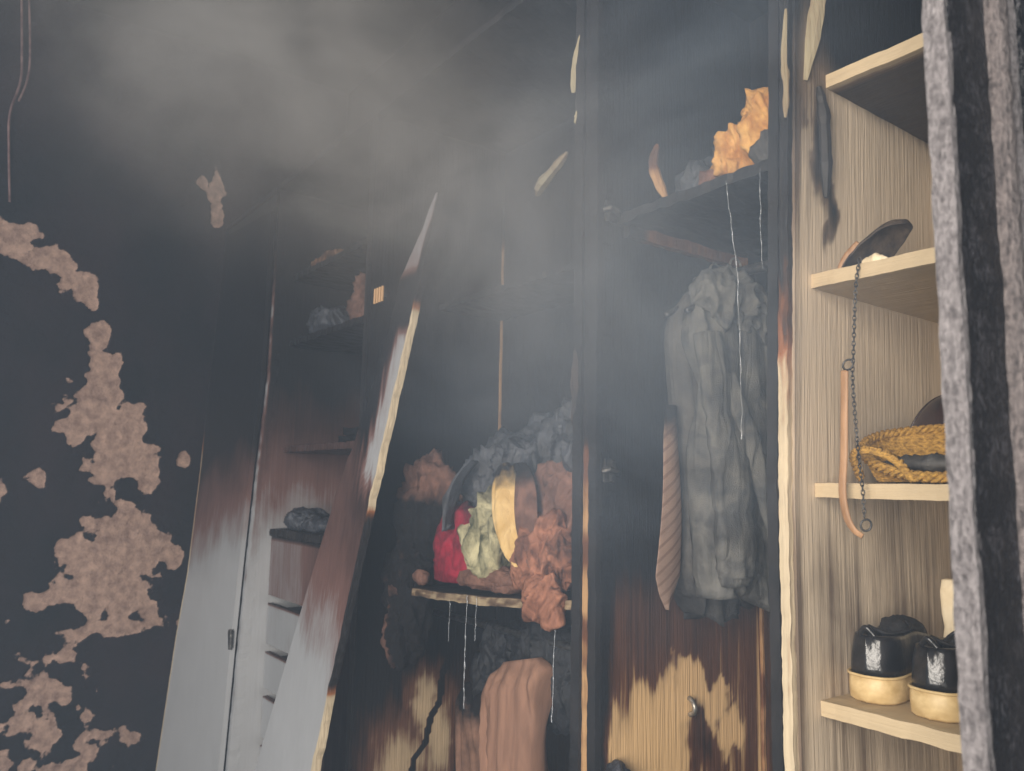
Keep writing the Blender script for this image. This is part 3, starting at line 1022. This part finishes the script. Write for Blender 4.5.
sc = O('scarf', flap(0, 0, .036, 1), 'cl_cream', (-1.45, 1.06, 1.33), 'cream yellow scarf end hanging down the front of the heap', 'scarf', HG)
obj('lining', flap(.030, .016, .046, 5), 'cl_brown', sc, smooth=True)['label'] = 'dusty brown back of the scarf'
O('jumper', merge(crumple((-1.365, 1.20, 1.46), (.085, .08, .14), 71, 11, .45, 5), crumple((-1.45, 1.18, 1.39), (.05, .05, .09), 73, 11, .45, 5)),
  'cl_brown', (-1.37, 1.2, 1.32), 'dusty brown jumper squeezed at the right end of the heap', 'jumper', HG)
O('melted_jacket', merge(crumple((-1.375, 1.12, 1.345), (.085, .055, .085), 81, 15, .45, 6, soot=lambda p: .55 * sm(-1.33, -1.29, p.x) * sm(1.3, 1.38, p.z)),
                         crumple((-1.325, 1.070, 1.262), (.060, .032, .055), 84, 15, .4, 5, rot=Matrix.Rotation(.6, 3, 'Y').to_quaternion())),
  'cl_orange', (-1.37, 1.12, 1.26), 'singed orange jacket sagging over the shelf edge', 'jacket', HG)
O('towel', merge(crumple((-1.62, 1.20, Z2 + .046), (.17, .10, .028), 91, 14, .45, 5, floor=Z2 + .022), crumple((-1.55, 1.14, Z2 + .055), (.12, .04, .02), 93, 14, .4, 4)),
  'cl_brown', (-1.62, 1.2, Z2), 'flattened brown towel lying under the heap of clothes', 'towel', HG)
O('charred_bag', merge(crumple((-1.40, 1.26, 1.62), (.11, .09, .07), 95, 12, .5, 5, rot=Matrix.Rotation(-.5, 3, 'Y').to_quaternion()), crumple((-1.36, 1.2, 1.56), (.07, .06, .06), 97, 14, .5, 5)),
  'cl_black', (-1.4, 1.26, 1.55), 'black charred bag on top of the heap by the post', 'bag', HG)
O('dress', merge(crumple((-1.99, 1.20, 1.40), (.10, .08, .16), 101, 12, .5, 5, soot=lambda p: .42 + .6 * sm(1.50, 1.42, p.z)),
                 crumple((-2.00, 1.13, 1.25), (.075, .05, .12), 103, 14, .55, 5, soot=lambda p: .9),
                 crumple((-1.98, 1.11, 1.12), (.06, .045, .10), 105, 18, .6, 5, soot=lambda p: .95 - .5 * sm(-1.96, -2.0, p.x))),
  'cl_brown', (-1.97, 1.18, 1.03), 'charred dress with a brown shoulder hanging left of the heap', 'dress', HG)
O('scorched_scrap', crumple((-1.865, 1.092, 1.255), (.026, .014, .018), 107, 22, .5, 4), 'cl_brown', (-1.865, 1.09, 1.22), 'small tan scorched scrap at the shelf end', 'scrap', HG)


def drape(path, wk, seed, side=(.9, -.25, .2)):
    rings = []
    P = catmull(path, 10)
    for j, c in enumerate(P):
        u = j / (len(P) - 1)
        w = wk * (.7 + .5 * math.sin(math.pi * u)) * (1 - .55 * u ** 3)
        ring = []
        for k in range(40):
            an = 2 * math.pi * k / 40
            v = math.cos(an)
            fo = .010 * math.cos(v * 9 + seed + u) + .016 * (1 - abs(mn.noise(Vector((v * 2.6, u * 1.1, seed)))) * 2.6)
            ring.append(c + Vector(side) * (w * v) + Vector((0, -fo - .004 * math.sin(an), .02 * mn.noise(Vector((v * 2, u * 3, seed))) * u)))
        rings.append(ring)
    return loft(rings)


O('strap', drape([(-1.66, 1.12, 1.555), (-1.685, 1.085, 1.50), (-1.70, 1.075, 1.45), (-1.695, 1.07, 1.39)], .032, 3), 'cl_black', (-1.7, 1.08, 1.39), 'black melted strap drooping between the red shirt and the patterned one', 'strap', HG)

# garments under the shelf
tr = thing('trousers', (-1.66, 1.32, .45), 'rust brown trousers draped under the clothes shelf', 'trousers')


def leg(y, prof, seed, soot, name='leg', thick=.05):
    rings = []
    zt, zb = prof[0][0], prof[-1][0]
    for j in range(71):
        z = zt + (zb - zt) * j / 70
        a = lerp([(-p[0], p[1]) for p in prof], -z)
        b = lerp([(-p[0], p[2]) for p in prof], -z)
        m, h = (a + b) / 2, (b - a) / 2
        ring = []
        for k in range(64):
            an = 2 * math.pi * k / 64
            cx = math.cos(an)
            x = m + h * cx
            fo = (1 - abs(mn.noise(Vector((x * 24 + z * 4, z * 2.5, seed)))) * 2.3) * .016 + .006 * math.sin(x * 130 + z * 6)
            zz = z + (.25 * (x + 1.67) if j < 25 else .25 * (x + 1.67) * (1 - (j - 25) / 45)) * (1 if seed < 5 else .5)
            ring.append((x, y + (thick * abs(math.sin(an)) ** .7 + fo) * (1 if math.sin(an) > 0 else -1) * (.4 + .6 * sm(0, .12, j / 70)), zz))
        rings.append(ring)
    return obj(name, loft(rings, True, soot), 'cl_trouser', tr, smooth=True)


leg(1.28, [(1.06, -1.73, -1.60), (1.03, -1.79, -1.56), (.98, -1.80, -1.575), (.85, -1.795, -1.60), (.70, -1.79, -1.60), (.45, -1.78, -1.62)], 2, lambda p: .75 * sm(1.03, 1.10, p.z + .12 * (-1.68 - p.x)))
leg(1.31, [(.98, -1.96, -1.80), (.94, -1.98, -1.79), (.85, -1.975, -1.80), (.70, -1.96, -1.81), (.45, -1.95, -1.81)], 8, lambda p: .50 + .4 * sm(.80, .92, p.z), thick=.03)
O('coat', merge(crumple((-1.70, 1.38, 1.03), (.20, .07, .12), 111, 10, .4, 5), crumple((-1.84, 1.33, .99), (.07, .05, .12), 113, 12, .5, 5)),
  'cl_char', (-1.75, 1.36, .9), 'black charred coat hanging below the shelf behind the trousers', 'coat')
O('charred_rag', crumple((-1.125, 1.085, .965), (.028, .03, .025), 117, 24, .5, 4), 'cl_black', (-1.12, 1.085, .94), 'small black melted lump stuck low on the brown side panel', 'rag')

# ------------------------------------------------------------------ junk in the drawer unit
JG = 'charred things on the shelves over the drawers'
O('charred_rag', merge(crumple((-2.82, 1.17, 1.355), (.09, .06, .04), 121, 14, .5, 5, floor=1.324), crumple((-2.72, 1.17, 1.345), (.09, .05, .03), 123, 14, .5, 4, floor=1.324)), 'cl_black', (-2.84, 1.17, 1.322), 'black charred lump lying on the drawers', 'rag', JG)
O('folded_cloth', merge(gridbox((-2.55, 1.15, 1.634), (-2.34, 1.33, 1.655), (16, 8, 2), rough(.010, 18, 4)), gridbox((-2.53, 1.16, 1.655), (-2.36, 1.32, 1.68), (16, 8, 2), rough(.010, 18, 9))), 'cl_brown', (-2.45, 1.24, 1.632), 'folded pinkish brown cloth on the shelf behind the slanting door', 'cloth', JG)
O('crumpled_bag', crumple((-2.52, 1.25, 2.12), (.12, .07, .085), 131, 12, .5, 5, soot=lambda p: .45, floor=2.048), 'cl_brown', (-2.52, 1.25, 2.043), 'brown scorched bag on the shelf high above the drawers', 'bag', JG)
O('charred_rag', crumple((-2.80, 1.22, 2.09), (.13, .07, .055), 133, 12, .5, 5, floor=2.048), 'cl_black', (-2.8, 1.22, 2.043), 'black rag beside the brown scorched bag', 'rag', JG)
O('cardboard_scrap', merge(gridbox((-2.88, 1.16, 2.303), (-2.68, 1.28, 2.35), (16, 8, 4), rough(.02, 16, 3), lambda p: .35 + .5 * abs(fbm((p.x * 9, p.z * 30, 1), 3)))), 'tan_strip', (-2.78, 1.22, 2.302), 'tan cardboard scrap on the topmost shelf over the drawers', 'cardboard', JG)

# ------------------------------------------------------------------ things on the oak shelves


def shoe(x, y, z, rot, label):
    s = thing('shoe', (x, y, z), label, 'shoe', 'pair of black shoes')
    cr, sr = math.cos(rot), math.sin(rot)
    T = lambda p: Vector((x + p[0] * cr - p[1] * sr, y + p[0] * sr + p[1] * cr, z + p[2]))
    NA = 44

    def outline(k, inset=0.):
        a = 2 * math.pi * k / NA
        ly = .5 - .5 * math.cos(a)  # 0 heel .. 1 toe
        w = lerp([(0, .0), (.02, .022), (.06, .033), (.15, .038), (.35, .034), (.65, .046), (.82, .045), (.93, .034), (.98, .018), (1, 0)], ly)
        w = max(0, w - inset * .9)
        return (w if math.sin(a) >= 0 else -w), .26 * ly * (1 - 2 * inset / .26) + inset

    def ring(inset, zz):
        return [T((*outline(k, inset), zz(outline(k)[1]) if callable(zz) else zz)) for k in range(NA)]

    sole = loft([ring(.004, 0), ring(.0, .004), ring(-.001, .022), ring(.0, .036), ring(.003, .040)])
    so = obj('sole', sole, 'sole', s, smooth=True)
    obj('welt', tube([T((*outline(k, -.001), .0385)) for k in range(NA)], .0022, 6, closed=True), 'sole', so, smooth=True)
    H = lambda ly: lerp([(0, .058), (.07, .056), (.11, .058), (.15, .05), (.20, .036), (.26, .020)], ly)
    rs = []
    for t in (0, .2, .45, .7, .88, 1):
        rs.append(ring(.002 + .006 * t ** 2.2, lambda ly, t=t: .038 + H(ly) * t))
    for ins, dz in ((.015, .0), (.018, -.012), (.019, -.03)):
        rs.append(ring(ins, lambda ly, dz=dz: max(.045, .038 + H(ly) + dz)))
    obj('upper', loft(rs), 'shoe', s, smooth=True)
    tg = crumple(T((0, .125, .088)), (.024, .05, .02), x * 50, 22, .45, 4)
    obj('tongue', tg, 'shoe_mat', s, smooth=True)
    lc = []
    for i in range(4):
        yy = .10 + .022 * i
        lc.append(tube(catmull([T((-.026, yy, .086 - .006 * i)), T((-.008, yy + .006, .106 - .009 * i)), T((.010, yy + .002, .106 - .009 * i)), T((.026, yy + .01, .086 - .006 * i))]), .0028, 6))
    lc.append(tube(catmull([T((-.03, .10, .09)), T((-.02, .06, .102)), T((.012, .055, .096)), T((.03, .09, .102)), T((.015, .11, .108))]), .0028, 6))
    obj('lace', merge(*lc), 'shoe_mat', s, smooth=True)
    obj('heel_tab', tube(catmull([T((-.012, .012, .096)), T((0, .008, .108)), T((.012, .012, .096))]), .004, 8), 'shoe', s, smooth=True)


shoe(-.668, 1.150, 1.190, .06, 'black shoe with thick tan sole, standing against the oak panel')
shoe(-.572, 1.140, 1.190, .0, 'black shoe with thick tan sole, standing next to the open charred door')


def pack():
    rings = []
    for z, w, d in ((0, .024, .02), (.004, .026, .022), (.06, .024, .02), (.095, .019, .016), (.115, .022, .018), (.15, .023, .019), (.168, .022, .012), (.17, .018, .008)):
        rings.append([(-.626 + w * math.copysign(abs(math.cos(a)) ** .5, math.cos(a)), 1.36 + d * math.copysign(abs(math.sin(a)) ** .5, math.sin(a)), 1.191 + z) for a in [2 * math.pi * k / 24 for k in range(24)]])
    O('paper_packet', loft(rings), 'cream', (-.626, 1.36, 1.19), 'cream paper packet standing behind the shoes', 'packet')


pack()

# straw basket, helmet on the middle shelf (top z = 1.511)
bk = thing('straw_basket', (-.575, 1.20, 1.513), 'golden woven straw basket squashed on the middle oak shelf', 'basket')


def bring(t, rad, tilt=.72, n=48):
    """ring of the squashed basket, t 0 bottom .. 1 rim"""
    out = []
    for k in range(n):
        a = 2 * math.pi * k / n
        px = .112 * rad * math.cos(a)
        py = .085 * rad * math.sin(a)
        pz = .052 * t + tilt * (.62 * py - .10 * px) * t + .006 * math.sin(a * 2 + 1) * t
        out.append(Vector((-.565 + px, 1.205 + py, 1.514 + pz)))
    return out


def weave(rs):
    """raise a basket weave on rings of points"""
    for j, r in enumerate(rs):
        c = sum(r, Vector()) / len(r)
        for k, p in enumerate(r):
            d = (p - c)
            d.z = 0
            if d.length > 1e-5:
                p += d.normalized() * .0025 * (1 if (j + k) % 2 else -1)
    return rs


body = weave([bring(t, .80 + .22 * t ** .7, n=96) for t in [i / 14 for i in range(15)]])
inner = [bring(1 - .8 * i / 5, .99 - .2 * i / 5, n=96) for i in range(6)]
obj('body', loft(body + inner), 'straw', bk)
rim = bring(1, 1.02, n=120)
rm = merge(*[tube([p + Vector((0, 0, .005 * math.sin(k * 1.05 + ph * 2.1))) + (p - Vector((-.565, 1.205, p.z))).normalized() * .005 * math.cos(k * 1.05 + ph * 2.1) for k, p in enumerate(rim)], .004, 6, closed=True) for ph in range(3)])
obj('rim', rm, 'straw', bk, smooth=True)
band = catmull([(-.655, 1.135, 1.52), (-.650, 1.110, 1.552), (-.620, 1.100, 1.560), (-.585, 1.105, 1.545), (-.565, 1.115, 1.518)], 14)
obj('handle', merge(*[tube([p + Vector((.004 * math.cos(k * .9 + ph * 2.1), 0, .004 * math.sin(k * .9 + ph * 2.1))) for k, p in enumerate(band)], .0035, 6) for ph in range(3)]), 'straw', bk, smooth=True)
O('charred_rag', crumple((-.585, 1.215, 1.540), (.07, .05, .014), 141, 18, .5, 4), 'cl_dark', (-.575, 1.21, 1.53), 'dark rag lying inside the straw basket', 'rag')


def helmet():
    hm = thing('helmet', (-.632, 1.365, 1.512), 'glossy dark brown domed helmet behind the straw basket', 'helmet')
    c = Vector((-.632, 1.365, 1.512))
    rings = []
    for j in range(20):
        u = j / 19
        el = u * math.pi / 2 * .995
        r, zz = math.cos(el) ** .8, math.sin(el)
        rings.append([c + Vector((.075 * r * math.cos(a) + .01 * zz, .085 * r * math.sin(a), .150 * zz * (1 + .1 * math.cos(a) * r))) for a in [2 * math.pi * k / 48 for k in range(48)]])
    sh_ = obj('shell', loft(rings), 'gloss_brown', hm, smooth=True)
    obj('rim', tube([p + Vector((0, 0, .006)) for p in rings[0]], .005, 8, closed=True), 'gloss_brown', hm, smooth=True)
    obj('seam', tube([rings[j][30] for j in range(0, 19)], .002, 6), 'gloss_brown', sh_, smooth=True)


helmet()

# cap on the upper oak shelf (top z = 1.837)
cp = thing('cap', (-.615, 1.17, 1.838), 'curled burnt cap with a pale lining on the upper oak shelf', 'cap')


def cap_shell():
    rings = []
    path = catmull([(-.668, 1.130, 1.842), (-.652, 1.130, 1.856), (-.634, 1.134, 1.874), (-.615, 1.140, 1.892), (-.596, 1.146, 1.905), (-.580, 1.152, 1.904)], 6)
    n = len(path)
    for j, c in enumerate(path):
        u = j / (n - 1)
        w = .026 * math.sin(math.pi * (.12 + .84 * u)) ** .8
        ring = []
        for k in range(20):
            a = 2 * math.pi * k / 20
            v = math.cos(a)
            ring.append(c + Vector((.25 * w * v, w * 1.6 * v + .012, -.75 * w * v * v)) + Vector((-.3, -.5, .8)) * (.004 * math.sin(a)) + Vector((0, 0, .003 * mn.noise(c * 60 + Vector((v, 0, 0))))))
        rings.append(ring)
    return loft(rings)


obj('crown', cap_shell(), plain('burnt_felt', lin(44, 38, 36), lin(92, 78, 66), (50, 50, 50), .7, .5), cp, smooth=True)
obj('lining', crumple((-.622, 1.140, 1.846), (.020, .010, .009), 151, 30, .4, 4, floor=1.839), 'cream', cp, smooth=True)
obj('visor', tube(catmull([(-.676, 1.138, 1.842), (-.666, 1.140, 1.862), (-.646, 1.142, 1.880)]), .008, 8, flat=(1, .5)), 'leather', cp, smooth=True)

# dog lead hanging from the upper shelf
ld = thing('dog_lead', (-.635, 1.088, 1.44), 'leather handled chain lead hanging down in front of the middle shelf', 'lead')


def chain(path, step=.0064, wire=.0008):
    pts = catmull(path, 12)
    d, out, acc, flip = [], [], 0., 0
    L = 0
    for a, b in zip(pts, pts[1:]):
        seg = (b - a).length
        while acc <= seg:
            p = a + (b - a) * (acc / seg)
            t = (b - a).normalized()
            n1 = t.orthogonal().normalized()
            if flip % 2:
                n1 = t.cross(n1)
            loop = [p + t * (.0047 * math.cos(q)) + n1 * (.0024 * math.sin(q)) for q in [2 * math.pi * k / 8 for k in range(8)]]
            out.append(tube(loop, wire, 5, closed=True))
            flip += 1
            acc += step
        acc -= seg
    return merge(*out)


obj('chain', chain([(-.624, 1.100, 1.842), (-.628, 1.094, 1.80), (-.632, 1.088, 1.70), (-.634, 1.087, 1.66), (-.630, 1.088, 1.56), (-.625, 1.088, 1.50), (-.624, 1.088, 1.462)]), 'metal_dark', ld, smooth=True)
strap = catmull([(-.645, 1.085, 1.676), (-.647, 1.084, 1.62), (-.650, 1.084, 1.55), (-.654, 1.084, 1.50), (-.650, 1.085, 1.465), (-.640, 1.086, 1.445), (-.627, 1.087, 1.436)], 8)
obj('strap', tube(strap, lambda t: .0062 * (1 - .35 * sm(.6, 1, t)), 12, flat=(.45, 1, (0, 1, 0))), 'leather', ld, smooth=True)
for c, r in (((-.640, 1.086, 1.684), .008), ((-.622, 1.088, 1.452), .008)):
    obj('ring', tube([Vector(c) + Vector((r * math.cos(a), .002 * math.sin(a), r * math.sin(a))) for a in [2 * math.pi * k / 18 for k in range(18)]], .0016, 6, closed=True), 'metal_dark', ld, smooth=True)

# burnt ribbon and curled strip at the top of the oak panel
o = splinter('melted_strip', [(-.682, 1.115, 2.44), (-.680, 1.115, 2.34), (-.687, 1.10, 2.24), (-.696, 1.085, 2.15)], .013, u4, 'weathered', lambda v: .28 + .25 * sm(2.24, 2.34, v.z) * abs(fbm((v.z * 30, 1, 1), 3)))
o = splinter('char_drip', [(-.694, 1.12, 2.15), (-.694, 1.13, 2.10), (-.696, 1.135, 2.04), (-.700, 1.14, 1.97)], .012, u4, 'black', None, .6)
splinter('wood_splinter', [(-.708, 1.046, 2.08), (-.705, 1.046, 2.13), (-.707, 1.046, 2.18), (-.702, 1.046, 2.26)], .006, u4, 'weathered', lambda v: .32)


# ------------------------------------------------------------------ water trickles, cables
def trickle(pts, label, r=.0011):
    P = catmull(pts, 24)
    g = tube([p + Vector((.0022 * fbm((i * .13, 1, pts[0][0] * 9), 2), .002 * fbm((i * .13, 7, 3), 2), 0)) for i, p in enumerate(P)],
             lambda t: r * (.35 + 1.5 * max(0, fbm((t * 45, pts[0][0] * 70, 2), 3))), 6)
    tag(obj('water_trickle', (g[0], g[1]), 'water', base=pts[-1], smooth=True), label, 'water', 'water trickling off the shelves')


trickle([(-1.625, 1.078, 1.238), (-1.625, 1.076, 1.12), (-1.622, 1.074, .98)], 'long trickle of water falling from the middle of the clothes shelf', .0016)
trickle([(-1.70, 1.078, 1.218), (-1.70, 1.077, 1.16), (-1.70, 1.076, 1.12)], 'short thin trickle of water near the burnt end of the clothes shelf')
trickle([(-1.585, 1.078, 1.242), (-1.585, 1.077, 1.17), (-1.585, 1.076, 1.14)], 'short thin trickle of water just right of the long one under the clothes shelf')
trickle([(-1.285, 1.068, 1.24), (-1.286, 1.066, 1.14), (-1.288, 1.064, 1.03)], 'trickle of water falling from the tip of the orange jacket', .0014)
trickle([(-.862, 1.092, 2.034), (-.85, 1.09, 1.96), (-.838, 1.088, 1.86), (-.832, 1.086, 1.72), (-.832, 1.086, 1.58)], 'trickle of water falling past the shirts from the top shelf', .0010)
trickle([(-.79, 1.092, 2.034), (-.79, 1.09, 1.95), (-.788, 1.09, 1.86)], 'short trickle of water at the right end of the top shelf', .0007)
cb = obj('cable', merge(tube(catmull([(-3.66, .18, 3.50), (-3.655, .205, 3.2), (-3.66, .21, 3.08), (-3.65, .185, 2.93), (-3.66, .195, 2.78), (-3.67, .215, 2.58)], 10), .0045, 8),
                        tube(catmull([(-3.66, .205, 3.50), (-3.65, .235, 3.15), (-3.67, .212, 3.0)], 10), .004, 8)), 'wire', base=(-3.66, .15, 3.5), smooth=True)
tag(cb, 'thin loose cable hanging down the sooty wall', 'cable')
